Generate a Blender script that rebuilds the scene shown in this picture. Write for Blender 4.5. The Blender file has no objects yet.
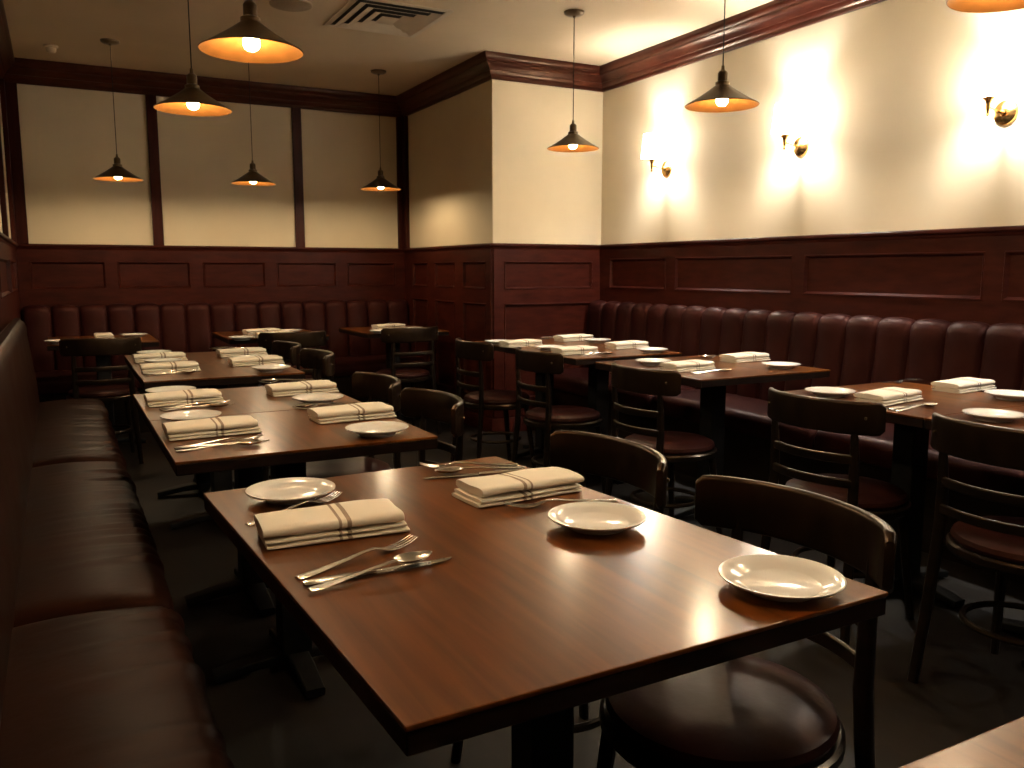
import bpy, math, random
from mathutils import Vector, Matrix
random.seed(7)
PI = math.pi
S = bpy.context.scene
COL = S.collection

# ------------------------------------------------------------------ camera, world, exposure
CAMH = 1.22
PITCH = math.atan(114 / 847.0)
YAW = math.radians(28.1)
cam_data = bpy.data.cameras.new('camera')
cam_data.sensor_width = 36.0
cam_data.lens = 847.0 / 1024.0 * 36.0
cam_data.clip_start = 0.02
cam_data.dof.use_dof = True
cam_data.dof.focus_distance = 1.7
cam_data.dof.aperture_fstop = 18.0
cam = bpy.data.objects.new('camera', cam_data)
cam.location = (0, 0, CAMH)
cam.rotation_euler = (PI / 2 - PITCH, 0, -YAW)
COL.objects.link(cam)
S.camera = cam

world = bpy.data.worlds.new('world')
world.use_nodes = True
world.node_tree.nodes['Background'].inputs[0].default_value = (0.02, 0.015, 0.01, 1)
world.node_tree.nodes['Background'].inputs[1].default_value = 0.2
S.world = world
S.view_settings.view_transform = 'Standard'
S.view_settings.look = 'None'
S.view_settings.exposure = 0.0
S.view_settings.gamma = 1.0
S.view_settings.use_curve_mapping = False

BULB_COL = (1.0, 0.78, 0.48)
SCONCE_COL = (1.0, 0.97, 0.91)
PENDANT_L = 480.0      # radiance of each pendant bulb
SCONCE_L = 2000.0
SHADE_L = 20.0

# ------------------------------------------------------------------ camera ray helper (layout measurements)
F_ = Vector((math.sin(YAW) * math.cos(PITCH), math.cos(YAW) * math.cos(PITCH), -math.sin(PITCH)))
R_ = Vector((math.cos(YAW), -math.sin(YAW), 0))
U_ = R_.cross(F_)

def on_z(px, py, z=0.75):
    d = F_ * 847.0 + R_ * (px - 512) - U_ * (py - 384)
    t = (z - CAMH) / d.z
    return Vector((d.x * t, d.y * t, z))

# ------------------------------------------------------------------ materials
def new_mat(name):
    m = bpy.data.materials.new(name)
    m.use_nodes = True
    nt = m.node_tree
    return m, nt, nt.nodes['Principled BSDF']

def N(nt, t, **kw):
    n = nt.nodes.new(t)
    for k, v in kw.items():
        setattr(n, k, v)
    return n

def noise_mat(name, c1, c2, scale=(5, 5, 5), nscale=3.0, detail=5, rough=0.5, bump=0.0, bscale=None,
              metallic=0.0, coat=0.0, spec=0.5, ramp=(0.35, 0.65), rough2=None, tint=None, coat_rough=0.1, bumpdist=0.002):
    m, nt, b = new_mat(name)
    tc = N(nt, 'ShaderNodeTexCoord')
    mp = N(nt, 'ShaderNodeMapping')
    mp.inputs['Scale'].default_value = scale
    nt.links.new(tc.outputs['Object'], mp.inputs[0])
    nz = N(nt, 'ShaderNodeTexNoise')
    nz.inputs['Scale'].default_value = nscale
    nz.inputs['Detail'].default_value = detail
    nt.links.new(mp.outputs[0], nz.inputs['Vector'])
    rp = N(nt, 'ShaderNodeValToRGB')
    rp.color_ramp.elements[0].position = ramp[0]
    rp.color_ramp.elements[1].position = ramp[1]
    rp.color_ramp.elements[0].color = (*c1, 1)
    rp.color_ramp.elements[1].color = (*c2, 1)
    nt.links.new(nz.outputs['Fac'], rp.inputs[0])
    nt.links.new(rp.outputs[0], b.inputs['Base Color'])
    b.inputs['Roughness'].default_value = rough
    if rough2 is not None:
        mr = N(nt, 'ShaderNodeMapRange')
        mr.inputs[3].default_value = rough
        mr.inputs[4].default_value = rough2
        nt.links.new(nz.outputs['Fac'], mr.inputs[0])
        nt.links.new(mr.outputs[0], b.inputs['Roughness'])
    b.inputs['Metallic'].default_value = metallic
    b.inputs['Coat Weight'].default_value = coat
    b.inputs['Coat Roughness'].default_value = coat_rough
    b.inputs['Specular IOR Level'].default_value = spec
    if tint: b.inputs['Specular Tint'].default_value = (*tint, 1)
    if bump:
        n2 = N(nt, 'ShaderNodeTexNoise')
        n2.inputs['Scale'].default_value = bscale or nscale * 4
        n2.inputs['Detail'].default_value = 4
        nt.links.new(mp.outputs[0], n2.inputs['Vector'])
        bp = N(nt, 'ShaderNodeBump')
        bp.inputs['Strength'].default_value = bump
        bp.inputs['Distance'].default_value = bumpdist
        nt.links.new(n2.outputs['Fac'], bp.inputs['Height'])
        nt.links.new(bp.outputs[0], b.inputs['Normal'])
    return m

M = {}
M['plaster'] = noise_mat('cream_plaster', (0.62, 0.525, 0.37), (0.67, 0.57, 0.405), (1, 1, 1), 2.0, 4, 0.75, 0.15, 60, spec=0.25)
M['ceiling'] = noise_mat('ceiling_paint', (0.58, 0.47, 0.325), (0.63, 0.51, 0.355), (1, 1, 1), 1.5, 4, 0.85, 0.1, 70, spec=0.2)
M['mahogany'] = noise_mat('mahogany', (0.026, 0.0047, 0.003), (0.054, 0.010, 0.0056), (2.2, 2.2, 9), 3.0, 7, 0.40, 0.05, 20, spec=0.12, ramp=(0.3, 0.7))
M['mahogany_v'] = noise_mat('mahogany_upright', (0.026, 0.0047, 0.003), (0.054, 0.010, 0.0056), (14, 14, 1.2), 2.0, 7, 0.40, 0.05, 20, spec=0.12, ramp=(0.3, 0.7))
M['crown'] = noise_mat('polished_crown_wood', (0.030, 0.006, 0.004), (0.066, 0.014, 0.0075), (2.2, 2.2, 9), 3.0, 7, 0.30, 0.05, 20, spec=0.4, ramp=(0.3, 0.7), tint=(1, .7, .5))
M['leather'] = noise_mat('burgundy_vinyl', (0.016, 0.0035, 0.004), (0.030, 0.007, 0.006), (1, 1, 1), 4.0, 6, 0.38, 0.3, 60, spec=0.2, rough2=0.5, tint=(1, .5, .4))
M['leather_b'] = noise_mat('brown_vinyl', (0.013, 0.0045, 0.0028), (0.023, 0.0076, 0.0044), (1, 1, 1), 5.0, 6, 0.36, 0.3, 50, spec=0.06, rough2=0.5, tint=(1, .42, .25))
M['seatpad'] = noise_mat('seat_pad_vinyl', (0.018, 0.0055, 0.005), (0.030, 0.009, 0.008), (1, 1, 1), 9.0, 5, 0.36, 0.2, 60, spec=0.09, tint=(1, .6, .45))
M['chair'] = noise_mat('dark_bentwood', (0.005, 0.004, 0.0035), (0.011, 0.007, 0.005), (3, 3, 12), 4.0, 5, 0.28, 0.05, 20, spec=0.32, tint=(1, .75, .5))
M['crest'] = noise_mat('worn_crest_wood', (0.006, 0.004, 0.003), (0.014, 0.008, 0.005), (8, 3, 3), 3.0, 5, 0.28, 0.05, 20, spec=0.4, tint=(1, .65, .4))
M['black_metal'] = noise_mat('black_iron', (0.0035, 0.0035, 0.0035), (0.007, 0.0065, 0.006), (1, 1, 1), 20, 3, 0.5, 0.1, 60, spec=0.2)
M['edge'] = noise_mat('blackened_edge_wood', (0.007, 0.003, 0.002), (0.012, 0.005, 0.003), (3, 3, 20), 6, 4, 0.5, 0.05, 40, spec=0.15)
M['porcelain'] = noise_mat('porcelain', (0.80, 0.79, 0.76), (0.83, 0.82, 0.79), (1, 1, 1), 6, 2, 0.12, spec=0.6)
M['steel'] = noise_mat('cutlery_steel', (0.62, 0.60, 0.56), (0.72, 0.70, 0.66), (1, 1, 1), 30, 3, 0.16, metallic=1.0, rough2=0.26)
M['bronze'] = noise_mat('aged_bronze', (0.10, 0.065, 0.035), (0.17, 0.115, 0.06), (1, 1, 1), 12, 4, 0.36, metallic=0.85)
M['gold'] = noise_mat('gilded_lining', (0.17, 0.062, 0.011), (0.23, 0.088, 0.018), (1, 1, 1), 10, 4, 0.42, metallic=0.55)
M['brass'] = noise_mat('polished_brass', (0.72, 0.43, 0.14), (0.80, 0.50, 0.18), (1, 1, 1), 10, 3, 0.2, metallic=1.0)
M['vent'] = noise_mat('painted_vent_metal', (0.52, 0.44, 0.33), (0.58, 0.49, 0.37), (1, 1, 1), 6, 3, 0.5)
M['dark'] = noise_mat('duct_interior', (0.012, 0.010, 0.008), (0.02, 0.016, 0.012), (1, 1, 1), 6, 3, 0.8)
M['speaker'] = noise_mat('speaker_grille', (0.30, 0.23, 0.15), (0.36, 0.28, 0.19), (1, 1, 1), 120, 2, 0.7)
M['sensor'] = noise_mat('sensor_plastic', (0.6, 0.52, 0.4), (0.66, 0.58, 0.45), (1, 1, 1), 12, 2, 0.5)

def table_wood():
    m, nt, b = new_mat('varnished_table_wood')
    tc = N(nt, 'ShaderNodeTexCoord')
    mp = N(nt, 'ShaderNodeMapping')
    mp.inputs['Scale'].default_value = (18.0, 1.2, 18.0)
    nt.links.new(tc.outputs['Object'], mp.inputs[0])
    n1 = N(nt, 'ShaderNodeTexNoise'); n1.inputs['Scale'].default_value = 2.0; n1.inputs['Detail'].default_value = 6
    n1.inputs['Distortion'].default_value = 0.3
    nt.links.new(mp.outputs[0], n1.inputs['Vector'])
    # boards: steps of tone across x
    sx = N(nt, 'ShaderNodeSeparateXYZ'); nt.links.new(tc.outputs['Object'], sx.inputs[0])
    mu = N(nt, 'ShaderNodeMath', operation='MULTIPLY'); mu.inputs[1].default_value = 9.5
    nt.links.new(sx.outputs[0], mu.inputs[0])
    fl = N(nt, 'ShaderNodeMath', operation='FLOOR'); nt.links.new(mu.outputs[0], fl.inputs[0])
    wn = N(nt, 'ShaderNodeTexWhiteNoise', noise_dimensions='1D'); nt.links.new(fl.outputs[0], wn.inputs['W'])
    mixf = N(nt, 'ShaderNodeMath', operation='MULTIPLY_ADD')
    mixf.inputs[1].default_value = 0.30; nt.links.new(wn.outputs['Value'], mixf.inputs[0]); nt.links.new(n1.outputs['Fac'], mixf.inputs[2])
    rp = N(nt, 'ShaderNodeValToRGB')
    e = rp.color_ramp.elements
    e[0].position = 0.25; e[0].color = (0.046, 0.0125, 0.0028, 1)
    e[1].position = 0.95; e[1].color = (0.185, 0.058, 0.0115, 1)
    nt.links.new(mixf.outputs[0], rp.inputs[0])
    nt.links.new(rp.outputs[0], b.inputs['Base Color'])
    n2 = N(nt, 'ShaderNodeTexNoise'); n2.inputs['Scale'].default_value = 7.0; n2.inputs['Detail'].default_value = 6
    nt.links.new(tc.outputs['Object'], n2.inputs['Vector'])
    mr = N(nt, 'ShaderNodeMapRange'); mr.inputs[3].default_value = 0.278; mr.inputs[4].default_value = 0.31
    nt.links.new(n2.outputs['Fac'], mr.inputs[0]); nt.links.new(mr.outputs[0], b.inputs['Roughness'])
    bp = N(nt, 'ShaderNodeBump'); bp.inputs['Strength'].default_value = 0.08; bp.inputs['Distance'].default_value = 0.0003
    nt.links.new(n2.outputs['Fac'], bp.inputs['Height']); nt.links.new(bp.outputs[0], b.inputs['Normal'])
    b.inputs['Specular IOR Level'].default_value = 0.16
    b.inputs['Coat Weight'].default_value = 0.42
    b.inputs['Coat Roughness'].default_value = 0.17
    b.inputs['Specular Tint'].default_value = (1.0, 0.60, 0.32, 1)
    return m
M['table'] = table_wood()

def floor_mat():
    m, nt, b = new_mat('dark_floor_boards')
    tc = N(nt, 'ShaderNodeTexCoord')
    br = N(nt, 'ShaderNodeTexBrick')
    br.inputs['Scale'].default_value = 1.0
    br.inputs['Brick Width'].default_value = 1.2
    br.inputs['Row Height'].default_value = 0.13
    br.inputs['Mortar Size'].default_value = 0.003
    br.inputs['Color1'].default_value = (0.006, 0.004, 0.0028, 1)
    br.inputs['Color2'].default_value = (0.010, 0.007, 0.0045, 1)
    br.inputs['Mortar'].default_value = (0.01, 0.006, 0.004, 1)
    rot = N(nt, 'ShaderNodeMapping'); rot.inputs['Rotation'].default_value = (0, 0, PI / 2)
    nt.links.new(tc.outputs['Object'], rot.inputs[0]); nt.links.new(rot.outputs[0], br.inputs['Vector'])
    nt.links.new(br.outputs['Color'], b.inputs['Base Color'])
    b.inputs['Roughness'].default_value = 0.6
    b.inputs['Specular IOR Level'].default_value = 0.25
    return m
M['floor'] = floor_mat()

def napkin_mat():
    m, nt, b = new_mat('striped_napkin_cloth')
    tc = N(nt, 'ShaderNodeTexCoord')
    sx = N(nt, 'ShaderNodeSeparateXYZ'); nt.links.new(tc.outputs['Object'], sx.inputs[0])
    acc = None
    for c, w in ((0.004, 0.0026), (0.020, 0.0040)):
        s = N(nt, 'ShaderNodeMath', operation='SUBTRACT'); s.inputs[1].default_value = c; nt.links.new(sx.outputs[0], s.inputs[0])
        a = N(nt, 'ShaderNodeMath', operation='ABSOLUTE'); nt.links.new(s.outputs[0], a.inputs[0])
        l = N(nt, 'ShaderNodeMath', operation='LESS_THAN'); l.inputs[1].default_value = w; nt.links.new(a.outputs[0], l.inputs[0])
        if acc is None: acc = l
        else:
            mx = N(nt, 'ShaderNodeMath', operation='MAXIMUM'); nt.links.new(acc.outputs[0], mx.inputs[0]); nt.links.new(l.outputs[0], mx.inputs[1]); acc = mx
    mul = N(nt, 'ShaderNodeMath', operation='MULTIPLY'); mul.inputs[1].default_value = 0.8; nt.links.new(acc.outputs[0], mul.inputs[0])
    mix = N(nt, 'ShaderNodeMix', data_type='RGBA')
    mix.inputs[6].default_value = (0.84, 0.78, 0.67, 1)
    mix.inputs[7].default_value = (0.20, 0.12, 0.075, 1)
    nt.links.new(mul.outputs[0], mix.inputs[0]); nt.links.new(mix.outputs[2], b.inputs['Base Color'])
    b.inputs['Roughness'].default_value = 0.9
    b.inputs['Specular IOR Level'].default_value = 0.15
    wv = N(nt, 'ShaderNodeTexNoise'); wv.inputs['Scale'].default_value = 350; nt.links.new(tc.outputs['Object'], wv.inputs['Vector'])
    bp = N(nt, 'ShaderNodeBump'); bp.inputs['Strength'].default_value = 0.25; bp.inputs['Distance'].default_value = 0.0008
    nt.links.new(wv.outputs['Fac'], bp.inputs['Height']); nt.links.new(bp.outputs[0], b.inputs['Normal'])
    return m
M['napkin'] = napkin_mat()

def emit_mat(name, col, st):
    m, nt, b = new_mat(name)
    b.inputs['Base Color'].default_value = (*col, 1)
    b.inputs['Emission Color'].default_value = (*col, 1)
    b.inputs['Emission Strength'].default_value = st
    return m
M['bulb'] = emit_mat('lit_pendant_bulb', BULB_COL, PENDANT_L)
M['sbulb'] = emit_mat('lit_sconce_bulb', SCONCE_COL, SCONCE_L)

def shade_mat():
    m, nt, b = new_mat('white_fabric_lampshade')
    out = nt.nodes['Material Output']
    b.inputs['Base Color'].default_value = (0.85, 0.80, 0.70, 1)
    b.inputs['Roughness'].default_value = 0.9
    tr = N(nt, 'ShaderNodeBsdfTranslucent'); tr.inputs['Color'].default_value = (0.97, 0.93, 0.86, 1)
    mx = N(nt, 'ShaderNodeMixShader'); mx.inputs[0].default_value = 0.85
    nt.links.new(b.outputs[0], mx.inputs[1]); nt.links.new(tr.outputs[0], mx.inputs[2]); nt.links.new(mx.outputs[0], out.inputs['Surface'])
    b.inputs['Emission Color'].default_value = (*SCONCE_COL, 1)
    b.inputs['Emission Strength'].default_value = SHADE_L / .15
    return m
M['shade'] = shade_mat()

# ------------------------------------------------------------------ mesh helpers
class MB:
    def __init__(s): s.v = []; s.f = []; s.mi = []; s.cur = 0
    def add(s, vs, fs):
        o = len(s.v); s.v += [tuple(v) for v in vs]
        s.f += [tuple(i + o for i in f) for f in fs]; s.mi += [s.cur] * len(fs)
    def box(s, x0, x1, y0, y1, z0, z1):
        vs = [(x, y, z) for z in (z0, z1) for y in (y0, y1) for x in (x0, x1)]
        s.add(vs, [(0, 2, 3, 1), (4, 5, 7, 6), (0, 1, 5, 4), (2, 6, 7, 3), (0, 4, 6, 2), (1, 3, 7, 5)])
    def lathe(s, prof, seg=32, cen=(0, 0, 0), axis='z', cap=True):
        vs = []; n = len(prof)
        for i in range(seg):
            a = 2 * PI * i / seg
            for r, z in prof:
                if axis == 'z': p = (r * math.cos(a), r * math.sin(a), z)
                else: p = (z, r * math.cos(a), r * math.sin(a))
                vs.append((p[0] + cen[0], p[1] + cen[1], p[2] + cen[2]))
        fs = []
        for i in range(seg):
            j = (i + 1) % seg
            for k in range(n - 1): fs.append((i * n + k, j * n + k, j * n + k + 1, i * n + k + 1))
        if cap and prof[0][0] > 1e-6: fs.append(tuple(i * n for i in range(seg))[::-1])
        if cap and prof[-1][0] > 1e-6: fs.append(tuple(i * n + n - 1 for i in range(seg)))
        s.add(vs, fs)
    def sweep(s, pts, sect, up=(0, 0, 1), cap=True, scale=None, closed=False):
        """sect: list of (a,b); a along side vector, b along up-ish vector."""
        pts = [Vector(p) for p in pts]; n = len(pts); m = len(sect); vs = []
        up = Vector(up)
        for i, p in enumerate(pts):
            if closed: t = pts[(i + 1) % n] - pts[i - 1]
            else: t = pts[min(i + 1, n - 1)] - pts[max(i - 1, 0)]
            t.normalize()
            side = t.cross(up)
            if side.length < 1e-4: side = t.cross(Vector((0, 1, 0)))
            side.normalize(); u2 = side.cross(t).normalized()
            sc = scale[i] if scale else (1, 1)
            if not isinstance(sc, tuple): sc = (sc, sc)
            for a, b in sect: vs.append(p + side * a * sc[0] + u2 * b * sc[1])
        fs = []
        rng = n if closed else n - 1
        for i in range(rng):
            j = (i + 1) % n
            for k in range(m):
                l = (k + 1) % m
                fs.append((i * m + k, i * m + l, j * m + l, j * m + k))
        if cap and not closed:
            fs.append(tuple(range(m))[::-1]); fs.append(tuple((n - 1) * m + k for k in range(m)))
        s.add(vs, fs)
    def tube(s, pts, r, seg=10, **kw):
        s.sweep(pts, [(r * math.cos(2 * PI * k / seg), r * math.sin(2 * PI * k / seg)) for k in range(seg)], **kw)
    def grid(s, fn, nu, nv, closeu=False):
        vs = [fn(i / nu, j / nv) for i in range(nu + 1) for j in range(nv + 1)]
        fs = [(i * (nv + 1) + j, (i + 1) * (nv + 1) + j, (i + 1) * (nv + 1) + j + 1, i * (nv + 1) + j + 1) for i in range(nu) for j in range(nv)]
        s.add(vs, fs)
    def obj(s, name, mat, parent=None, smooth=True, bevel=0.0, seg=2, loc=None, angle=35):
        me = bpy.data.meshes.new(name)
        me.from_pydata([tuple(v) for v in s.v], [], s.f)
        mats = mat if isinstance(mat, (list, tuple)) else [mat]
        for mm in mats: me.materials.append(mm)
        if len(mats) > 1: me.polygons.foreach_set('material_index', s.mi)
        import bmesh
        bm = bmesh.new(); bm.from_mesh(me); bmesh.ops.recalc_face_normals(bm, faces=bm.faces)
        if bevel:
            ed = [e for e in bm.edges if len(e.link_faces) == 2 and e.calc_face_angle(0) > math.radians(40)]
            bmesh.ops.bevel(bm, geom=ed, offset=bevel, segments=seg, profile=0.6, affect='EDGES', clamp_overlap=True)
        if smooth:
            for f in bm.faces: f.smooth = not bevel
            for e in bm.edges:
                if len(e.link_faces) == 2 and e.calc_face_angle(0) > math.radians(angle): e.smooth = False
        bm.to_mesh(me); bm.free()
        o = bpy.data.objects.new(name, me); COL.objects.link(o)
        if parent: o.parent = parent
        if loc: o.location = loc
        return o

def rrect(w, h, r, n=4):
    out = []
    for cx, cy, a0 in ((w / 2 - r, h / 2 - r, 0), (-w / 2 + r, h / 2 - r, PI / 2), (-w / 2 + r, -h / 2 + r, PI), (w / 2 - r, -h / 2 + r, 1.5 * PI)):
        for k in range(n + 1):
            a = a0 + PI / 2 * k / n
            out.append((cx + r * math.cos(a), cy + r * math.sin(a)))
    return out

def tag(o, label, cat, group=None):
    o['label'] = label; o['category'] = cat
    if group: o['group'] = group
    return o

def struct(o): o['kind'] = 'structure'; return o

def empty(name, loc=(0, 0, 0), rz=0):
    o = bpy.data.objects.new(name, None); COL.objects.link(o)
    o.location = loc; o.rotation_euler = (0, 0, rz); o.empty_display_size = 0.05
    return o

def dup(root, loc, rz=0, label=None):
    r = root.copy(); COL.objects.link(r); r.location = loc; r.rotation_euler = (0, 0, rz)
    if label: r['label'] = label
    for ch in list(root.children):
        c = ch.copy(); COL.objects.link(c); c.parent = r
        for g in ch.children:
            d = g.copy(); COL.objects.link(d); d.parent = c
    return r

_first = {}
def place(kind, maker, loc, rz, label):
    if kind not in _first:
        _first[kind] = maker()
        o = _first[kind]; o.location = loc; o.rotation_euler = (0, 0, rz); o['label'] = label
        return o
    return dup(_first[kind], loc, rz, label)

# ------------------------------------------------------------------ room shell
XL, XR, XC = -0.27, 3.78, 2.83
YB, YC, YF = 7.36, 5.60, -3.0
H = 2.73
def wallbox(name, x0, x1, y0, y1, z0, z1, mat):
    b = MB(); b.box(x0, x1, y0, y1, z0, z1); return struct(b.obj(name, mat, smooth=False))
wallbox('floor', XL - .15, XR + .15, YF - .15, YB + .15, -0.1, 0, M['floor'])
wallbox('ceiling', XL - .15, XR + .15, YF - .15, YB + .15, H, H + .1, M['ceiling'])
wallbox('wall_left', XL - .12, XL, YF, YB, 0, H, M['plaster'])
wallbox('wall_back', XL - .12, XC, YB, YB + .12, 0, H, M['plaster'])
wallbox('wall_right', XR, XR + .12, YF, YC, 0, H, M['plaster'])
wallbox('wall_alcove', XC, XR + .12, YC, YB + .12, 0, H, M['plaster'])
wallbox('wall_front', XL - .12, XR + .12, YF - .12, YF, 0, H, M['plaster'])

# room outline, interior on the left hand when walking it this way
PATH = [Vector((XL, YF)), Vector((XL, YB)), Vector((XC, YB)), Vector((XC, YC)), Vector((XR, YC)), Vector((XR, YF))]
def mitred(prof, prefix, mat, idx0, sides=range(5), angle=30):
    n = len(PATH); outs = []
    dirs = [(PATH[i + 1] - PATH[i]).normalized() for i in range(n - 1)]
    nrm = [Vector((d.y, -d.x)) for d in dirs]        # towards the room
    for i in sides:
        b = MB(); vs = []
        for end, j in ((0, i - 1), (1, i + 1)):
            P = PATH[i + end]
            if 0 <= j < n - 1:
                m = nrm[i] + nrm[j]; m = m / m.dot(nrm[i])
            else: m = nrm[i]
            for d, z in prof: vs.append((P.x + m.x * d, P.y + m.y * d, z))
        k = len(prof)
        b.add(vs, [(q, (q + 1) % k, k + (q + 1) % k, k + q) for q in range(k)] + [tuple(range(k)), tuple(range(k, 2 * k))[::-1]])
        outs.append(struct(b.obj('%s_%d' % (prefix, idx0 + i), mat, angle=angle)))
    return outs
crown = [(0, 2.567), (.012, 2.567), (.016, 2.572), (.016, 2.592), (.024, 2.598), (.030, 2.607), (.034, 2.622), (.040, 2.624), (.050, 2.640), (.060, 2.655),
         (.076, 2.663), (.084, 2.668), (.084, 2.680), (.094, 2.688), (.102, 2.700), (.104, 2.712), (.104, 2.7299), (0, 2.7299)]
mitred(crown, 'trim', M['crown'], 1)
cap = [(0, 1.372), (.018, 1.372), (.022, 1.378), (.024, 1.388), (.034, 1.392), (.038, 1.398), (.038, 1.408), (.034, 1.414), (0, 1.414)]
mitred(cap, 'trim', M['mahogany'], 6)
mitred([(0, 0), (.022, 0), (.022, .10), (.016, .115), (0, .12)], 'trim', M['mahogany'], 11)

# wainscot: each wall gets stiles, rails and sunk panels with mitred bead frames
def wainscot(name, org, ud, nd, u0, u1, stiles, bands, top=1.372):
    """org/ud/nd: wall origin, direction along it, normal into the room (2D). stiles: list of (a,b) panel spans. bands: list of (z0,z1)."""
    org = Vector(org); ud = Vector(ud); nd = Vector(nd)
    def P(u, z, d): q = org + ud * u + nd * d; return (q.x, q.y, z)
    b = MB()
    def bx(a, c, z0, z1, d0, d1):
        vs = [P(u, z, d) for z in (z0, z1) for d in (d0, d1) for u in (a, c)]
        b.add(vs, [(0, 2, 3, 1), (4, 5, 7, 6), (0, 1, 5, 4), (2, 6, 7, 3), (0, 4, 6, 2), (1, 3, 7, 5)])
    bx(u0, u1, 0.12, top, 0, .004)
    zs = sorted(bands)
    edges = [0.12] + [z for bnd in zs for z in bnd] + [top]
    for i in range(0, len(edges), 2):
        bx(u0, u1, edges[i], edges[i + 1], .004, .018)
    us = [u0] + [u for s in sorted(stiles) for u in s] + [u1]
    for z0, z1 in zs:
        for i in range(0, len(us), 2):
            if us[i + 1] - us[i] > 0.002: bx(us[i], us[i + 1], z0, z1, .004, .018)
        for a, c in stiles:
            prof = [(0, .018), (.003, .022), (.008, .022), (.012, .014), (.018, .008), (.020, .004)]
            k = len(prof); rings = []
            vs = []
            for ins, d in prof:
                vs += [P(a + ins, z0 + ins, d), P(c - ins, z0 + ins, d), P(c - ins, z1 - ins, d), P(a + ins, z1 - ins, d)]
            fs = [(r * 4 + q, r * 4 + (q + 1) % 4, r * 4 + 4 + (q + 1) % 4, r * 4 + 4 + q) for r in range(k - 1) for q in range(4)]
            b.add(vs, fs)
    return struct(b.obj(name, M['mahogany'], angle=30))
UB = (1.075, 1.285); LB = (0.25, 0.972)
wainscot('trim_16', (0, YB), (1, 0), (0, -1), XL, XC, [(-.17, .345), (.425, .965), (1.06, 1.562), (1.655, 2.175), (2.27, 2.72)], [UB])
wainscot('trim_17', (XC, 0), (0, 1), (-1, 0), YC, YB, [(5.68, 6.08), (6.24, 6.64), (6.80, 7.15)], [LB, UB])
wainscot('trim_18', (0, YC), (1, 0), (0, -1), XC, XR, [(2.915, 3.69)], [LB, UB])
wainscot('trim_19', (XR, 0), (0, 1), (-1, 0), YF, YC, [(4.765, 5.45), (3.60, 4.665), (2.44, 3.515), (1.27, 2.35), (.1, 1.18), (-1.08, .01), (-2.26, -1.16)], [(1.08, 1.305)])
wainscot('trim_20', (XL, 0), (0, 1), (1, 0), YF, YB, [(-2.2, -1.1), (-1.0, .1), (.2, 1.3), (1.4, 2.5), (2.6, 3.7), (3.8, 4.9), (5.0, 6.1), (6.2, 7.1)], [UB])

# dark uprights dividing the cream panels
def post(name, x0, x1, y0, y1):
    b = MB(); b.box(x0, x1, y0, y1, 1.414, 2.5675); return struct(b.obj(name, M['mahogany_v'], bevel=.003, seg=1))
post('trim_21', .698, .775, YB - .03, YB)
post('trim_22', 1.828, 1.903, YB - .03, YB)
post('trim_23', 2.755, XC, YB - .03, YB)
post('trim_24', XC - .03, XC, YB - .11, YB - .03)
post('trim_25', XL, -.165, YB - .03, YB)
post('trim_26', XL, XL + .03, 7.20, YB - .03)
post('trim_27', XL, XL + .03, 6.06, 6.14)
post('trim_28', XL, XL + .03, 4.95, 5.03)
post('trim_29', XL, XL + .03, 3.85, 3.93)

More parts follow.
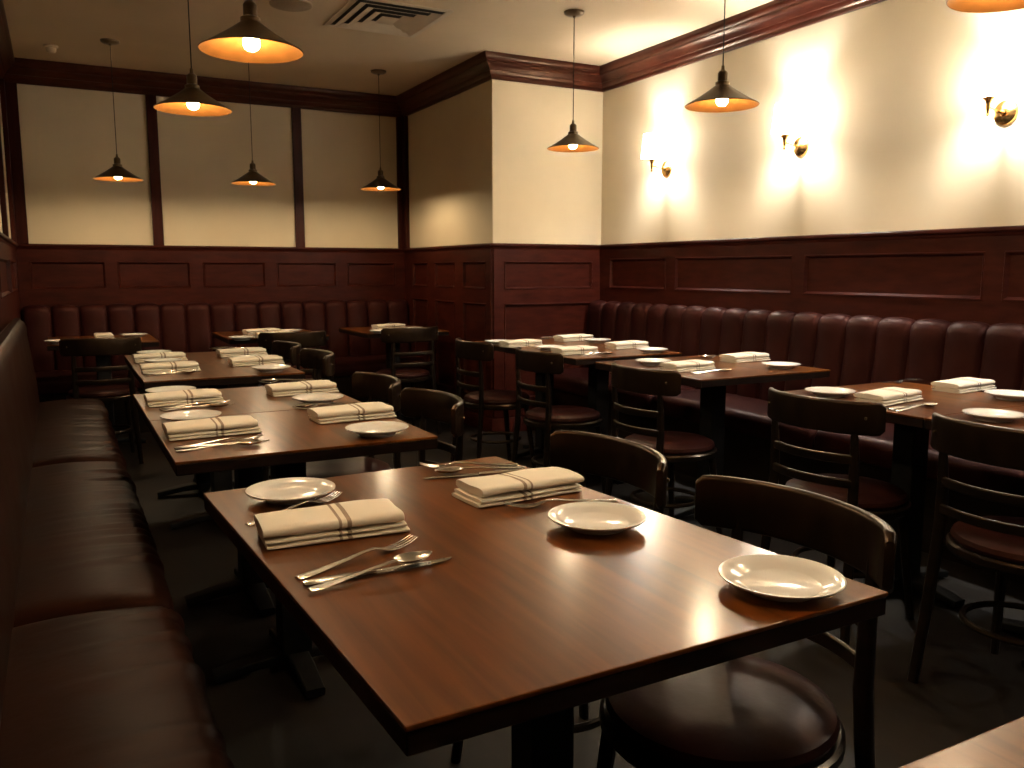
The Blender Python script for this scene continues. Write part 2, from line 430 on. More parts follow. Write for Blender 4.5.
# ------------------------------------------------------------------ banquettes
def banquette(name, label, org, ud, nd, u0, u1, cushions, depth, seat_z, channel, mat, back_t=.12, top=.96, smoothback=False, ripple=False, off=.024):
    """u along the wall, d out from the wall."""
    org = Vector(org); ud = Vector(ud); nd = Vector(nd)
    def P(u, d, z): q = org + ud * u + nd * (d + off); return (q.x, q.y, z)
    root = empty(name, P((u0 + u1) / 2, 0, 0))
    tag(root, label, 'banquette', 'upholstered banquettes along the walls')
    inv = Vector(root.location)
    def L(p): return (p[0] - inv.x, p[1] - inv.y, p[2] - inv.z)
    # plinth
    b = MB()
    def bx(a, c, d0, d1, z0, z1):
        vs = [L(P(u, d, z)) for z in (z0, z1) for d in (d0, d1) for u in (a, c)]
        b.add(vs, [(0, 2, 3, 1), (4, 5, 7, 6), (0, 1, 5, 4), (2, 6, 7, 3), (0, 4, 6, 2), (1, 3, 7, 5)])
    bx(u0, u1, 0, depth - .06, 0.0, seat_z - .13)
    bx(u0, u1, 0, .03, seat_z - .13, top - .03)
    b.obj('plinth', M['chair'], root, smooth=False)
    # seat cushions
    for (a, c) in cushions:
        b = MB(); hgt = .12; rr = .035
        nu = max(12, int((c - a) / .025)); nv = 26
        per = 2 * (depth - .03) + 2 * hgt
        prof = []
        d0, d1 = .03, depth
        for k in range(7):                         # front top roll
            an = PI / 2 * k / 6; prof.append((d1 - .045 + .045 * math.sin(an), seat_z - .045 + .045 * math.cos(an)))
        for k in range(1, 5):
            an = PI / 2 * k / 4; prof.append((d1 - .02 + .02 * math.cos(an), seat_z - hgt + .02 - .02 * math.sin(an)))
        prof.append((d0, seat_z - hgt)); 
        tops = [(d0 + (d1 - .045 - d0) * t / 9, seat_z) for t in range(0, 9)]
        prof = tops + prof
        m = len(prof)
        vs = []; rnd = random.Random(int(a * 97) + 3)
        rip = [(rnd.uniform(a, c), rnd.uniform(.010, .026), rnd.uniform(.004, .011)) for _ in range(int((c - a) * 14))] if ripple else []
        for i in range(nu * 2 + 1):
            t = i / (nu * 2); u = a + (c - a) * t
            e = min(t, 1 - t) * (c - a)
            ed = 1 - math.exp(-e / .018)
            for (d, z) in prof:
                w = max(0, (z - (seat_z - hgt)) / hgt)
                crownz = (.020 if ripple else .012) * math.sin(PI * min(1, max(0, (d - d0) / (d1 - d0)))) * w * ed
                zz = z + crownz - (1 - ed) * .028 * w
                dd = d - (1 - ed) * .02 * (1 if d > .2 else 0)
                for (ru, rw, ra) in rip:
                    g = math.exp(-((u - ru - .3 * (d - .3) * (ra - .0035) * 100) / rw) ** 2)
                    fr = max(0, (d - .18) / (d1 - .18))
                    zz += (ra * g - ra * .5 * math.exp(-((u - ru) / (rw * 2.4)) ** 2)) * fr * w
                    dd += ra * .6 * g * fr
                vs.append(L(P(u, dd, zz)))
        NU = nu * 2
        fs = [(i * m + k, (i + 1) * m + k, (i + 1) * m + (k + 1) % m, i * m + (k + 1) % m) for i in range(NU) for k in range(m)]
        fs += [tuple(range(m)), tuple(NU * m + k for k in range(m))[::-1]]
        b.add(vs, fs); b.obj('seat_cushion', mat, root, angle=60)
    # backrest with upright channels
    b = MB()
    zb = seat_z + .004
    prof = [(back_t + .035, zb), (back_t + .03, zb + .12), (back_t + .012, zb + .28), (back_t + .0, top - .10), (back_t, top - .055), (back_t - .010, top - .025),
            (back_t - .032, top - .006), (back_t - .055, top), (.06, top), (.031, top - .02), (.031, zb)]
    m = len(prof)
    nch = max(1, round((u1 - u0) / channel)); cw = (u1 - u0) / nch; per = 14
    vs = []; NU = nch * per
    for i in range(NU + 1):
        u = u0 + (u1 - u0) * i / NU
        ph = (i % per) / per
        bulge = abs(math.sin(PI * ph)) ** .34
        if smoothback: bulge = 1 if 0 < i < NU else 0.4
        for k, (d, z) in enumerate(prof):
            if k <= 8:
                amt = .030 * (1 - bulge)
                dd = d - amt * (1 if k < 7 else .6); zz = z - (amt * .9 if k >= 4 else 0)
            else: dd, zz = d, z
            vs.append(L(P(u, dd, zz)))
    fs = [(i * m + k, (i + 1) * m + k, (i + 1) * m + (k + 1) % m, i * m + (k + 1) % m) for i in range(NU) for k in range(m)]
    fs += [tuple(range(m)), tuple(NU * m + k for k in range(m))[::-1]]
    b.add(vs, fs); b.obj('backrest', mat, root, angle=75)
    return root

banquette('banquette', 'long brown vinyl banquette along the left wall with creased seat cushions', (XL, 0), (0, 1), (1, 0), -2.2, 5.47,
          [(-2.2, -.70), (-.69, .62), (.63, 2.02), (2.03, 3.66), (3.67, 5.46)], .445, .47, 1.2, M['leather_b'], back_t=.085, smoothback=True, ripple=True)
banquette('banquette', 'burgundy channel-back banquette along the back wall under the wood panels', (0, YB), (1, 0), (0, -1), XL + .03, XC - .03,
          [(XL + .03, 1.27), (1.28, XC - .03)], .52, .46, .193, M['leather'])
banquette('banquette', 'burgundy channel-back banquette along the right wall below the sconces', (XR, 0), (0, 1), (-1, 0), -2.2, YC - .03,
          [(-2.2, -1.0), (-.99, .3), (.31, 1.6), (1.61, 2.9), (2.91, 4.2), (4.21, YC - .03)], .55, .46, .19, M['leather'], back_t=.13, top=.988)

# ------------------------------------------------------------------ tables
def table(name, corners, label, thick=.036, peds=None, top=.75, foot=.24):
    """corners: four (x,y): near-left, near-right, far-right, far-left."""
    cx = sum(c[0] for c in corners) / 4; cy = sum(c[1] for c in corners) / 4
    root = empty('dining_table', (cx, cy, 0))
    tag(root, label, 'table', 'dark wood dining tables')
    b = MB(); vs = [(x - cx, y - cy, z) for z in (top - thick, top) for x, y in corners]
    b.add(vs, [(3, 2, 1, 0), (4, 5, 6, 7), (0, 1, 5, 4), (1, 2, 6, 5), (2, 3, 7, 6), (3, 0, 4, 7)])
    for v_ in range(4): vs[v_] = (vs[v_][0], vs[v_][1], top - .007)
    b = MB(); b.add(vs, [(3, 2, 1, 0), (4, 5, 6, 7), (0, 1, 5, 4), (1, 2, 6, 5), (2, 3, 7, 6), (3, 0, 4, 7)])
    b.obj('tabletop', M['table'], root, bevel=.0022, seg=2)
    b = MB(); k = 1 - .003
    ev = [((x - cx) * k, (y - cy) * k, z) for z in (top - thick, top - .007) for x, y in corners]
    b.add(ev, [(3, 2, 1, 0), (4, 5, 6, 7), (0, 1, 5, 4), (1, 2, 6, 5), (2, 3, 7, 6), (3, 0, 4, 7)])
    eb = b.obj('edge_band', M['edge'], root, bevel=.002, seg=1); eb['label'] = 'almost black edge under the tabletop'
    for (px, py) in (peds or [(cx, cy)]):
        x, y = px - cx, py - cy
        b = MB(); b.box(x - .045, x + .045, y - .045, y + .045, .055, top - thick - .012); b.obj('column', M['black_metal'], root, bevel=.006)
        b = MB(); b.box(x - .16, x + .16, y - .16, y + .16, top - thick - .012, top - thick); b.obj('mounting_plate', M['black_metal'], root, bevel=.002, seg=1)
        b = MB()
        for ax in (0, 1):
            for sg in (-1, 1):
                L = foot
                pts = [(x, y, .045), (x + (sg * L * .5 if ax == 0 else 0), y + (sg * L * .5 if ax else 0), .038), (x + (sg * L if ax == 0 else 0), y + (sg * L if ax else 0), .018)]
                b.sweep(pts, rrect(.07, .034, .008), scale=[1, .9, .8])
        b.obj('base', M['black_metal'], root)
    return root

T1 = [on_z(405.7, 727), on_z(889, 592), on_z(496, 456), on_z(203, 493)]
table('T1', [(p.x, p.y) for p in T1], 'large dark wood table in the foreground with two white plates on its right half', peds=[(.765, 1.31)])
def rect(x0, x1, y0, y1): return [(x0, y0), (x1, y0), (x1, y1), (x0, y1)]
table('T0', rect(.29, 1.06, -.33, .49), 'wooden table whose far corner just shows at the bottom right of the photo')
table('T2n', rect(.230, .933, 2.195, 2.851), 'second table from the front in the left row, in front of a narrow seam')
table('T2f', rect(.230, .940, 2.854, 3.50), 'third table from the front in the left row, just behind a narrow seam')
table('T3n', rect(.300, .990, 3.885, 4.515), 'fourth table from the front in the left row, nearer of the far joined pair')
table('T3f', rect(.305, .995, 4.518, 5.150), 'fifth and farthest table in the left row, before the back row of tables')
table('R1b', rect(2.43, 3.15, 1.085, 1.742), 'right-row table cut off by the right edge, with one plate and fork')
table('R1a', rect(2.43, 3.15, 1.745, 2.395), 'right-row table second from the right edge, with two napkins and a spoon', peds=[(2.82, 2.07)])
table('R2', rect(2.43, 3.22, 2.815, 3.64), 'right-row table standing alone in the middle, dark pedestal column below its corner', peds=[(2.84, 3.2)])
table('R3n', rect(2.42, 3.14, 3.81, 4.438), 'right-row table fourth from the front, its end toward the camera')
table('R3f', rect(2.42, 3.14, 4.441, 5.07), 'farthest right-row table, standing nearest the panelled column')
table('B1', rect(-.08, .58, 6.08, 6.80), 'small table in the dark left corner before the back banquette')
table('B2', rect(1.02, 1.72, 6.04, 6.78), 'small table before the middle of the back banquette')
table('B3', rect(2.02, 2.68, 6.06, 6.80), 'small table before the right end of the back banquette, by the column')

# ------------------------------------------------------------------ chairs
def make_chair():
    r = empty('dining_chair')
    tag(r, 'x', 'chair', 'dark bentwood chairs')
    sz = .455
    b = MB(); prof = [(0, .43), (.185, .43), (.198, .436), (.203, .447), (.198, .460), (.178, .470), (.12, .477), (0, .480)]
    b.lathe(prof, 40)
    b.obj('seat_pad', M['seatpad'], r)
    b = MB(); b.lathe([(.165, .402), (.206, .402), (.213, .410), (.213, .428), (.206, .434), (.165, .434), (.165, .402)], 40, cap=False); b.obj('seat_ring', M['chair'], r)
    def arc_y(x, mid, end, hw): return mid + (end - mid) * (x / hw) ** 2
    # rear posts
    for s in (-1, 1):
        b = MB()
        pts = [(s * .185, -.225, 0), (s * .172, -.205, .2), (s * .162, -.188, .40), (s * .158, -.182, .5), (s * .158, -.184, .62), (s * .158, -.191, .70), (s * .158, -.191, .735)]
        b.sweep(pts, rrect(.034, .024, .009, 3), up=(0, 1, 0), scale=[.85, .95, 1, 1, .9, .7, .6]); b.obj('back_post', M['chair'], r)
        b = MB()
        pts = [(s * .140, .130, .405), (s * .150, .150, .22), (s * .165, .175, 0)]
        b.tube(pts, .0165, up=(0, 1, 0), scale=[1, .95, .8]); b.obj('leg', M['chair'], r)
    # crest rail: broad, curved round the sitter
    hw = .225; n = 28; b = MB(); pts = []; sc = []
    for i in range(n + 1):
        t = -1 + 2 * i / n; x = hw * math.sin(t * 1.18) / math.sin(1.18)
        y = -.228 + .092 * (1 - math.cos(t * 1.18)) / (1 - math.cos(1.18))
        e = min(1, (1 - abs(t)) / .12)
        hh = .74 + .26 * math.sqrt(max(0, 1 - (1 - e) ** 2))
        pts.append((x, y, .752)); sc.append((1 if e > .3 else .8, hh))
    b.sweep(pts, rrect(.020, .108, .0095, 4), scale=sc); b.obj('crest_rail', M['crest'], r)
    for zz in (.615, .535):
        b = MB(); pts = []
        for i in range(15):
            t = -1 + 2 * i / 14; pts.append((.166 * t, -.228 + .045 * t * t, zz))
        b.sweep(pts, rrect(.012, .030, .005, 3)); b.obj('slat', M['chair'], r)
    for s in (-1, 1):
        b = MB(); b.lathe([(0, -.004), (.0045, -.004), (.0055, 0), (.0035, .003), (0, .004)], 12); o = b.obj('bolt', M['bronze'], r); o['label'] = 'small brass-coloured bolt head'
        o.location = (s * .19, -.186, .755); o.rotation_euler = (PI / 2, 0, -s * .75)
    b = MB(); pts = [(.150 * math.cos(2 * PI * k / 32), .150 * math.sin(2 * PI * k / 32) - .01, .20) for k in range(32)]
    b.tube(pts, .010, 8, closed=True); b.obj('stretcher', M['chair'], r)
    return r
def chair(x, y, deg, label): return place('chair', make_chair, (x, y, 0), math.radians(deg), label)
chair(1.0, 1.085, 92, 'dark bentwood chair nearest the camera, under the front table by the right plate')
chair(.985, 1.65, 91, 'dark chair at the far end of the front table, behind the middle plate')
chair(.925, 2.60, 90, 'dark chair, nearer one of two at the second left-row table pair')
chair(.915, 3.14, 90, 'dark chair, farther one of two at the second left-row table pair')
chair(.99, 4.28, 90, 'dark chair, nearer one of two at the far left-row table pair')
chair(.97, 4.86, 90, 'dark chair, farther one of two at the far left-row table pair')
chair(2.42, 1.375, -87, 'ladder-back bistro chair cut off by the right edge, curved crest and thin slats')
chair(2.395, 2.005, -85, 'ladder-back bistro chair seen from behind beside the right spoon and napkin table')
chair(2.385, 2.97, -88, 'ladder-back bistro chair seen from behind at the lone middle right-row table')
chair(2.36, 3.84, -90, 'ladder-back chair, nearer one of two at the far right-row tables')
chair(2.33, 4.56, -90, 'ladder-back chair, farther one of two at the far right-row tables')
chair(.22, 5.98, 0, 'dark chair facing the back banquette at its left corner table')
chair(1.40, 5.94, 0, 'dark chair facing the back banquette at its middle table')
chair(2.26, 5.98, 4, 'dark chair facing the back banquette at its right table')

# ------------------------------------------------------------------ tableware
def make_plate():
    b = MB()
    prof = [(0, .004), (.045, .004), (.047, 0), (.052, 0), (.054, .005), (.068, .011), (.0875, .018), (.0905, .0205), (.0905, .0222), (.088, .0225),
            (.070, .0150), (.061, .0105), (.056, .0085), (0, .0078)]
    b.lathe(prof, 56, cap=False)
    o = b.obj('bread_plate', M['porcelain'], angle=60); tag(o, 'x', 'plate', 'white bread plates')
    return o
def make_napkin():
    L, W = .250, .118
    b = MB(); rnd = random.Random(3)
    def slab(zb, zt, dx, dy, rot, lift, w, l):
        n = 26; pts = []; m = 20; vs = []
        for i in range(n + 1):
            t = i / n; x = -l / 2 + l * t + dx
            e = min(1, min(t, 1 - t) * l / .006); e = math.sqrt(max(0.02, 1 - (1 - e) ** 2))
            lf = lift * (.5 - .5 * math.cos(2 * PI * max(0, min(1, (t - .35) / .65)))) + .0010 * math.sin(t * 9)
            for k in range(m):
                a = 2 * PI * k / m
                ca, sa = math.cos(a), math.sin(a)
                yy = math.copysign(abs(ca) ** .35, ca) * w / 2
                hz = (zt - zb) / 2 * math.copysign(abs(sa) ** .75, sa) * (.82 + .18 * e)
                z = (zb + zt) / 2 + hz + lf * (.5 + .5 * (yy / (w / 2))) * (1 if zb > .01 else .0)
                z += .0012 * math.sin(x * 40 + yy * 60) * (1 if sa > 0 else 0)
                y = yy * (1 - .006 * (1 - e)) + dy + rot * x + .0015 * math.sin(x * 28)
                vs.append((x, y, max(z, .0005)))
        fs = [(i * m + k, i * m + (k + 1) % m, (i + 1) * m + (k + 1) % m, (i + 1) * m + k) for i in range(n) for k in range(m)]
        fs += [tuple(range(m)), tuple(n * m + k for k in range(m))[::-1]]
        b.add(vs, fs)
    slab(0, .0085, .003, 0, 0, 0, W, L)
    slab(.0088, .0175, .000, .002, .004, 0.0, W - .002, L - .002)
    slab(.0178, .0385, -.004, .002, -.012, .005, W - .003, L - .004)
    o = b.obj('napkin', M['napkin'], angle=70); tag(o, 'x', 'napkin', 'folded cream napkins with a brown stripe')
    return o
def strip(b, pts, w, t=.0018):
    """pts (x,z) along the length, w half widths: a flat lens-sectioned bar"""
    m = 8; vs = []
    for (x, y, z), hw in zip(pts, w):
        for k in range(m):
            a = 2 * PI * k / m
            vs.append((x, y + hw * math.cos(a), z + t * math.sin(a)))
    n = len(pts)
    fs = [(i * m + k, i * m + (k + 1) % m, (i + 1) * m + (k + 1) % m, (i + 1) * m + k) for i in range(n - 1) for k in range(m)]
    fs += [tuple(range(m)), tuple((n - 1) * m + k for k in range(m))[::-1]]
    b.add(vs, fs)
def handle(b, L0, L1, zneck):
    xs = [0, .004, .02, .05, .09, L1 - .02, L1]
    ws = [.006, .0095, .0100, .0080, .0058, .0034, .0030]
    zs = [.0022, .0022, .0022, .004, .007, zneck * .95, zneck]
    strip(b, [(x + L0, 0, z) for x, z in zip(xs, zs)], ws, .0020)
def make_fork():
    b = MB(); handle(b, 0, .150, .012)
    strip(b, [(.148, 0, .012), (.158, 0, .010), (.170, 0, .006), (.182, 0, .004), (.190, 0, .0035)], [.003, .0075, .0115, .0125, .0125], .0014)
    for k in range(4):
        y = (k - 1.5) * .0072
        strip(b, [(.188, y, .0035), (.205, y, .0045), (.222, y * .96, .0075), (.236, y * .9, .0125)], [.0020, .0016, .0014, .0007], .0012)
    o = b.obj('fork', M['steel']); tag(o, 'x', 'fork', 'dinner forks'); return o
def make_knife():
    b = MB()
    strip(b, [(0, 0, .004), (.004, 0, .004), (.03, 0, .004), (.10, 0, .0042), (.115, 0, .004)], [.005, .0085, .0095, .0075, .006], .0036)
    strip(b, [(.113, 0, .0035), (.13, .001, .003), (.20, .001, .003), (.232, .003, .003), (.246, .006, .003)], [.006, .0095, .0095, .0065, .001], .0010)
    o = b.obj('table_knife', M['steel']); tag(o, 'x', 'knife', 'table knives'); return o
def make_spoon():
    b = MB(); handle(b, 0, .155, .011)
    n, m = 16, 14; vs = []
    for side in (0, 1):
        for i in range(n + 1):
            t = i / n; x = .150 + .072 * t
            hw = .021 * (math.sin(PI * t ** .80)) ** .62 if 0 < t < 1 else .0012
            for k in range(m + 1):
                q = -1 + 2 * k / m
                dz = -.0095 * (1 - q * q) * math.sin(PI * t) ** .7 if 0 < t < 1 else 0
                vs.append((x, q * hw, .0118 - .001 * t + dz - side * .0011))
    A = (n + 1) * (m + 1)
    fs = []
    for i in range(n):
        for k in range(m):
            a = i * (m + 1) + k; c = a + m + 1
            fs.append((a, c, c + 1, a + 1)); fs.append((A + a, A + a + 1, A + c + 1, A + c))
    for i in range(n):
        for k in (0, m):
            a = i * (m + 1) + k; c = a + m + 1; fs.append((a, c, A + c, A + a))
    for k in range(m):
        a = k; fs.append((a, a + 1, A + a + 1, A + a)); a = n * (m + 1) + k; fs.append((a, a + 1, A + a + 1, A + a))
    b.add(vs, fs)
    o = b.obj('spoon', M['steel'], angle=60); tag(o, 'x', 'spoon', 'table spoons'); return o

MAKE = dict(plate=make_plate, napkin=make_napkin, fork=make_fork, knife=make_knife, spoon=make_spoon)
ZT = .7503
def at(kind, x, y, deg, label, dz=0): return place(kind, MAKE[kind], (x, y, ZT + dz), math.radians(deg), label)
def bar(kind, hx, hy, tx, ty, label, dz=0):      # handle end -> tip
    return at(kind, hx, hy, math.degrees(math.atan2(ty - hy, tx - hx)), label, dz)

# front table, measured piece by piece
TF = 'on the front table'
p = on_z(291, 489, .77); at('plate', p.x, p.y, 0, 'white plate at the far left corner of the front table')
p = on_z(597, 516, .77); at('plate', p.x, p.y, 40, 'white plate at the middle of the front table, in front of the right napkin')
p = on_z(781, 576, .77); at('plate', p.x, p.y, 80, 'white plate at the near right corner of the front table')
at('napkin', .410, 1.458, -3.5, 'folded cream napkin at the left of the front table, between plate and cutlery')
at('napkin', .834, 1.533, 183.5, 'folded cream napkin at the far right of the front table, behind the middle plate')
bar('fork', .283, 1.572, .51, 1.695, 'fork lying between the far left plate and left napkin ' + TF)
bar('fork', .296, 1.254, .533, 1.338, 'topmost fork of the three silver pieces at the left ' + TF)
bar('knife', .297, 1.221, .546, 1.221, 'knife lying between fork and spoon at the left ' + TF)
bar('spoon', .297, 1.186, .512, 1.238, 'spoon nearest the camera at the left ' + TF, .0042)
bar('fork', .985, 1.392, .775, 1.440, 'fork tucked between the right napkin and middle plate ' + TF)
bar('fork', .958, 1.765, .750, 1.845, 'fork above the right napkin at the far end ' + TF)
bar('spoon', .962, 1.735, .745, 1.775, 'spoon above the right napkin at the far end ' + TF)
bar('knife', .945, 1.700, .700, 1.748, 'knife just behind the right napkin at the far end ' + TF)

def setting(where, side, plate=None, napkin=None, cut=None, nrot=0, fork2=False, full=True, pieces=('fork', 'knife', 'spoon')):
    """plate/napkin/cut: pixel centres in the photograph; side 'bench-side' left row faces +x."""
    s = 1 if side[1] > 0 else -1
    sd = side[0]
    if plate:
        p = on_z(*plate, .77); at('plate', p.x, p.y, random.uniform(0, 360), 'white plate at the %s setting %s' % (sd, where))
    if napkin:
        p = on_z(*napkin, .768); a = (0 if s > 0 else 180) + nrot
        at('napkin', p.x, p.y, a if s > 0 else a - 180, 'folded napkin at the %s setting %s' % (sd, where))
    if cut:
        p = on_z(*cut, .752)
        rnd = random.Random(int(cut[0]))
        for i, kd in enumerate(pieces):
            off = (i - 1) * .030 * -s
            a = rnd.uniform(-4, 4) + (4 if kd == 'fork' else 0)
            L = .12
            aa = math.radians(a) + (0 if s > 0 else PI)
            hx, hy = p.x - math.cos(aa) * L, p.y + off - math.sin(aa) * L
            at(kd, hx, hy, math.degrees(aa), '%s at the %s setting %s' % (dict(fork='silver fork', knife='table knife', spoon='silver spoon')[kd], sd, where))
BL, CR = ('bench-side', 1), ('chair-side', -1)
setting('on the second left-row table', BL, (191, 415), (212, 428), (222, 445), nrot=1)
setting('on the second left-row table', CR, (377, 427.5), (352, 413), (324, 405.8), nrot=2, pieces=('fork', 'spoon'))
setting('on the third left-row table', BL, (171, 389.5), (184, 398), (197, 407), nrot=1)
setting('on the third left-row table', CR, (318, 397), (302, 388.5), (285, 381), nrot=2, pieces=('fork', 'spoon'))
setting('on the fourth left-row table', BL, (163, 360), (170, 367.5), (172, 373.5))
setting('on the fourth left-row table', CR, (271, 367), (256, 361), None, nrot=2)
setting('on the fifth left-row table', BL, (154, 351.8), (160, 357.5), None)
setting('on the fifth left-row table', CR, (251, 357), (242, 352.5), (228, 348.5), nrot=2, pieces=('fork', 'spoon'))
# right row: chairs on the left side face +x, bench on the right
CL, BR = ('chair-side', 1), ('bench-side', -1)
setting('on the right-row table second from the right edge', CL, (830, 390.5), (889, 396.5), (918, 408), nrot=8, pieces=('knife', 'spoon'))
setting('on the right-row table second from the right edge', BR, (1012, 393.5), (964, 385.5), (900, 381), nrot=4, pieces=('fork', 'knife'))
setting('on the table cut off by the right edge', CL, (994, 413.5), None, None)
bar('fork', 2.60, 1.46, 2.83, 1.50, 'fork on the right-row table cut off by the right edge, below the plate')
setting('on the lone middle right-row table', CL, (653, 360.5), (688, 366), (714, 372), nrot=6, pieces=('knife', 'spoon'))
setting('on the lone middle right-row table', BR, (781, 364), (745, 357.5), (715, 357), nrot=4, pieces=('fork', 'spoon'))
setting('on the fourth right-row table', CL, (549, 346.5), (575, 350.5), (598, 354.5), nrot=4, pieces=('fork', 'spoon'))
setting('on the fourth right-row table', BR, (652, 349), (627, 345), None, nrot=3)
setting('on the farthest right-row table', CL, (499, 341), (521, 343.5), None, nrot=4)
setting('on the farthest right-row table', BR, (597, 339.5), (574, 338), (553, 338), nrot=4, pieces=('fork', 'spoon'))
def put(kind, px, py, deg, label, z=.77):
    p = on_z(px, py, z); return at(kind, p.x, p.y, deg, label)
put('plate', 60, 340.5, 0, 'white plate half hidden at the left corner table by the back banquette')
put('plate', 134, 334.3, 0, 'white plate at the right of the left corner table by the back banquette')
put('napkin', 104, 336.5, 90, 'folded napkin end-on at the left corner table by the back banquette')
put('plate', 242, 337, 0, 'white plate at the near left of the middle back table')
put('plate', 290, 330.2, 0, 'white plate at the far right of the middle back table')
put('napkin', 262, 331.5, 8, 'farther folded napkin on the middle back table')
put('napkin', 275, 334.5, -4, 'nearer folded napkin on the middle back table')
put('plate', 413, 328.0, 0, 'white plate at the far right of the right back table')
put('plate', 381, 330.5, 0, 'white plate at the near left of the right back table')
put('napkin', 389, 326.5, 10, 'folded napkin on the right back table beside the column')

# ------------------------------------------------------------------ pendant lamps
def make_pendant():
    r = empty('pendant_lamp'); tag(r, 'x', 'lamp', 'bronze cone pendant lamps')
    # local z=0 at the rim; cord is its own length part
    b = MB()
    out = [(.0235, .088), (.028, .085), (.050, .068), (.080, .047), (.115, .0245), (.145, .007), (.155, .002), (.157, .0)]
    inn = [(.155, -.002), (.152, .0), (.143, .005), (.113, .0215), (.078, .044), (.049, .064), (.030, .078), (.020, .080)]
    b.lathe(out, 48, cap=False); b.cur = 1; b.lathe([out[-1]] + inn, 48, cap=False)
    sh = b.obj('shade', [M['bronze'], M['gold']], r, angle=60)
    b = MB(); b.lathe([(.022, .076), (.030, .081), (.030, .096), (.021, .101), (.021, .134), (.017, .141), (.008, .147), (.006, .165), (0, .166)], 24); b.obj('socket', M['bronze'], r)
    b = MB(); b.lathe([(0, -.002), (.012, .0), (.021, .007), (.025, .018), (.024, .030), (.017, .046), (.012, .060), (.012, .078)], 16); b.obj('bulb', M['bulb'], r)
    return r
def pend_all(items):
    roots = []
    for (x, y, z, lab) in items:
        src = _first.get('pendant')
        if src is None:
            src = make_pendant(); _first['pendant'] = src; src.location = (x, y, z); src['label'] = lab; roots.append((src, z))
        else:
            roots.append((dup(src, (x, y, z), 0, lab), z))
    for o, z in roots:
        b = MB(); b.lathe([(.0024, .162), (.0024, H - z - .02)], 8, cap=False); b.obj('cord', M['black_metal'], o)
        b = MB(); t = H - z; b.lathe([(.0, t - .034), (.008, t - .033), (.010, t - .024), (.045, t - .020), (.058, t - .012), (.060, t - .0004), (0, t - .0004)], 28); b.obj('canopy', M['bronze'], o)
pend_all([
    (.577, 2.79, 1.892, 'largest-looking bronze pendant lamp at the top left, glowing bulb in gold lining'),
    (.556, 3.90, 1.893, 'bronze pendant lamp left of the largest one, second nearest in the left row'),
    (.413, 6.44, 1.830, 'small distant pendant lamp at far left before the first cream wall panel'),
    (1.305, 6.43, 1.842, 'small distant pendant lamp before the middle cream wall panel'),
    (2.275, 6.43, 1.845, 'small distant pendant lamp hanging near the right end of the back wall'),
    (2.795, 4.455, 1.945, 'bronze pendant lamp hanging before the cream face of the column'),
    (2.575, 2.905, 1.922, 'bronze pendant lamp hanging before the right wall between two sconces'),
    (2.36, 1.515, 1.968, 'pendant lamp whose gold rim just shows at the top right corner'),
    (.585, 1.67, 1.915, 'pendant lamp over the front table, above the frame'),
    (.590, .55, 1.915, 'pendant lamp over the cut-off table, above the frame'),
])

# ------------------------------------------------------------------ wall sconces
def make_sconce():
    r = empty('wall_sconce'); tag(r, 'x', 'lamp', 'brass wall sconces with white shades')
    b = MB(); b.lathe([(0, -.030), (.012, -.029), (.018, -.022), (.034, -.019), (.046, -.013), (.053, -.010), (.056, -.004), (.056, 0), (0, 0)], 32, axis='x'); b.obj('backplate', M['brass'], r)
    b = MB()
    pts = [(-.02, 0, .002), (-.05, 0, .000), (-.085, 0, .006), (-.118, 0, .012), (-.130, 0, .014)]
    b.tube(pts, .0055, 10); b.obj('arm', M['brass'], r)
    b = MB(); b.lathe([(0, -.028), (.006, -.026), (.008, -.020), (.0055, -.014), (.007, .0), (.010, .012), (.009, .026), (.014, .040), (.024, .050), (.026, .054), (.010, .055), (.010, .088), (0, .088)], 20, cen=(-.13, 0, 0)); b.obj('candle_cup', M['brass'], r)
    b = MB(); b.lathe([(.074, .066), (.0745, .065), (.057, .222), (.0564, .222), (.074, .066)], 40, cen=(-.13, 0, 0), cap=False); b.obj('shade', M['shade'], r)
    b = MB(); b.lathe([(.008, .088), (.012, .110), (.020, .130), (.021, .148), (.016, .165), (.006, .174), (0, .175)], 14, cen=(-.13, 0, 0)); b.obj('bulb', M['sbulb'], r)
    return r
for (y, lab) in ((4.80, 'brass wall sconce with glowing white shade nearest the column corner'),
                 (3.59, 'middle brass wall sconce with glowing white shade on the right wall'),
                 (2.405, 'brass wall sconce with glowing white shade at the right edge'),
                 (1.21, 'wall sconce on the right wall beyond the right edge of the photo'),
                 (.0, 'wall sconce on the right wall level with the camera')):
    place('sconce', make_sconce, (XR - .0005, y, 1.915), 0, lab)

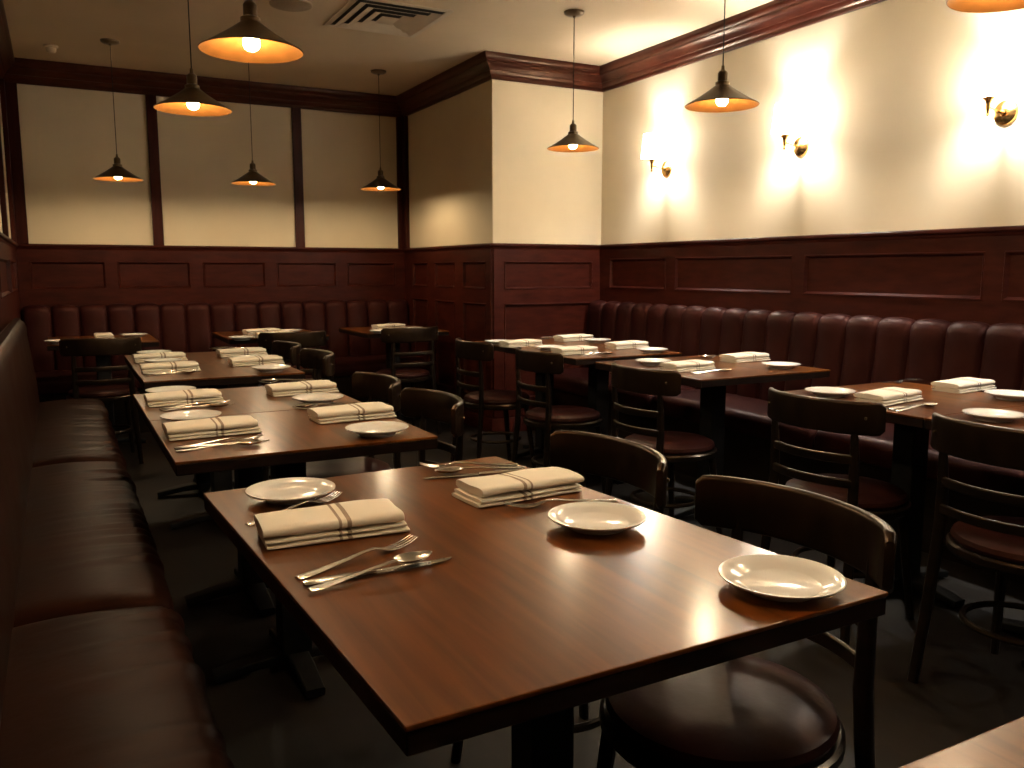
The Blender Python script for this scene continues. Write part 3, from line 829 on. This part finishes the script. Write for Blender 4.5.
# ------------------------------------------------------------------ ceiling fittings
def diffuser(cx, cy, w, d):
    r = empty('ceiling_vent', (cx, cy, H)); tag(r, 'square louvred air vent set in the ceiling at the top centre', 'vent')
    def ring(b, h0, z0, h1, z1, t=.002):
        vs = []
        for (hx, hy, z) in ((h0[0], h0[1], z0), (h1[0], h1[1], z1), (h1[0], h1[1], z1 + t), (h0[0], h0[1], z0 + t)):
            vs += [(-hx, -hy, z), (hx, -hy, z), (hx, hy, z), (-hx, hy, z)]
        fs = []
        for a in range(4):
            c = (a + 1) % 4
            for q in range(4): fs.append((a * 4 + q, a * 4 + (q + 1) % 4, c * 4 + (q + 1) % 4, c * 4 + q))
        b.add(vs, fs)
    b = MB(); b.box(-w / 2 + .02, w / 2 - .02, -d / 2 + .02, d / 2 - .02, -.0015, -.0003); b.obj('duct', M['dark'], r, smooth=False)
    b = MB(); ring(b, (w / 2, d / 2), -.006, (w / 2 - .035, d / 2 - .035), -.006, .0055); b.obj('frame', M['vent'], r, smooth=False)
    for k in range(3):
        i0 = .048 + k * .066
        b = MB(); ring(b, (w / 2 - i0, d / 2 - i0), -.018, (w / 2 - i0 - .050, d / 2 - i0 - .050), -.004, .0015); b.obj('louver', M['vent'], r, smooth=False)
    i0 = .048 + 3 * .066
    b = MB(); b.box(-w / 2 + i0, w / 2 - i0, -d / 2 + i0, d / 2 - i0, -.018, -.016); b.obj('centre_plate', M['vent'], r, smooth=False)
diffuser(1.86, 5.09, .60, .64)
b = MB(); b.lathe([(0, -.010), (.085, -.010), (.090, -.008), (.108, -.010), (.118, -.006), (.120, 0), (0, 0)], 40)
o = b.obj('ceiling_speaker', M['speaker'], loc=(1.285, 5.10, H)); tag(o, 'round ceiling speaker left of the square air vent', 'speaker')
p = on_z(51, 50, 2.70)
b = MB(); b.lathe([(0, -.05), (.022, -.048), (.032, -.036), (.034, -.018), (.045, -.014), (.046, 0), (0, 0)], 24)
o = b.obj('ceiling_sensor', M['sensor'], loc=(p.x, p.y, H)); tag(o, 'small pale domed sensor on the ceiling near the back left corner', 'sensor')
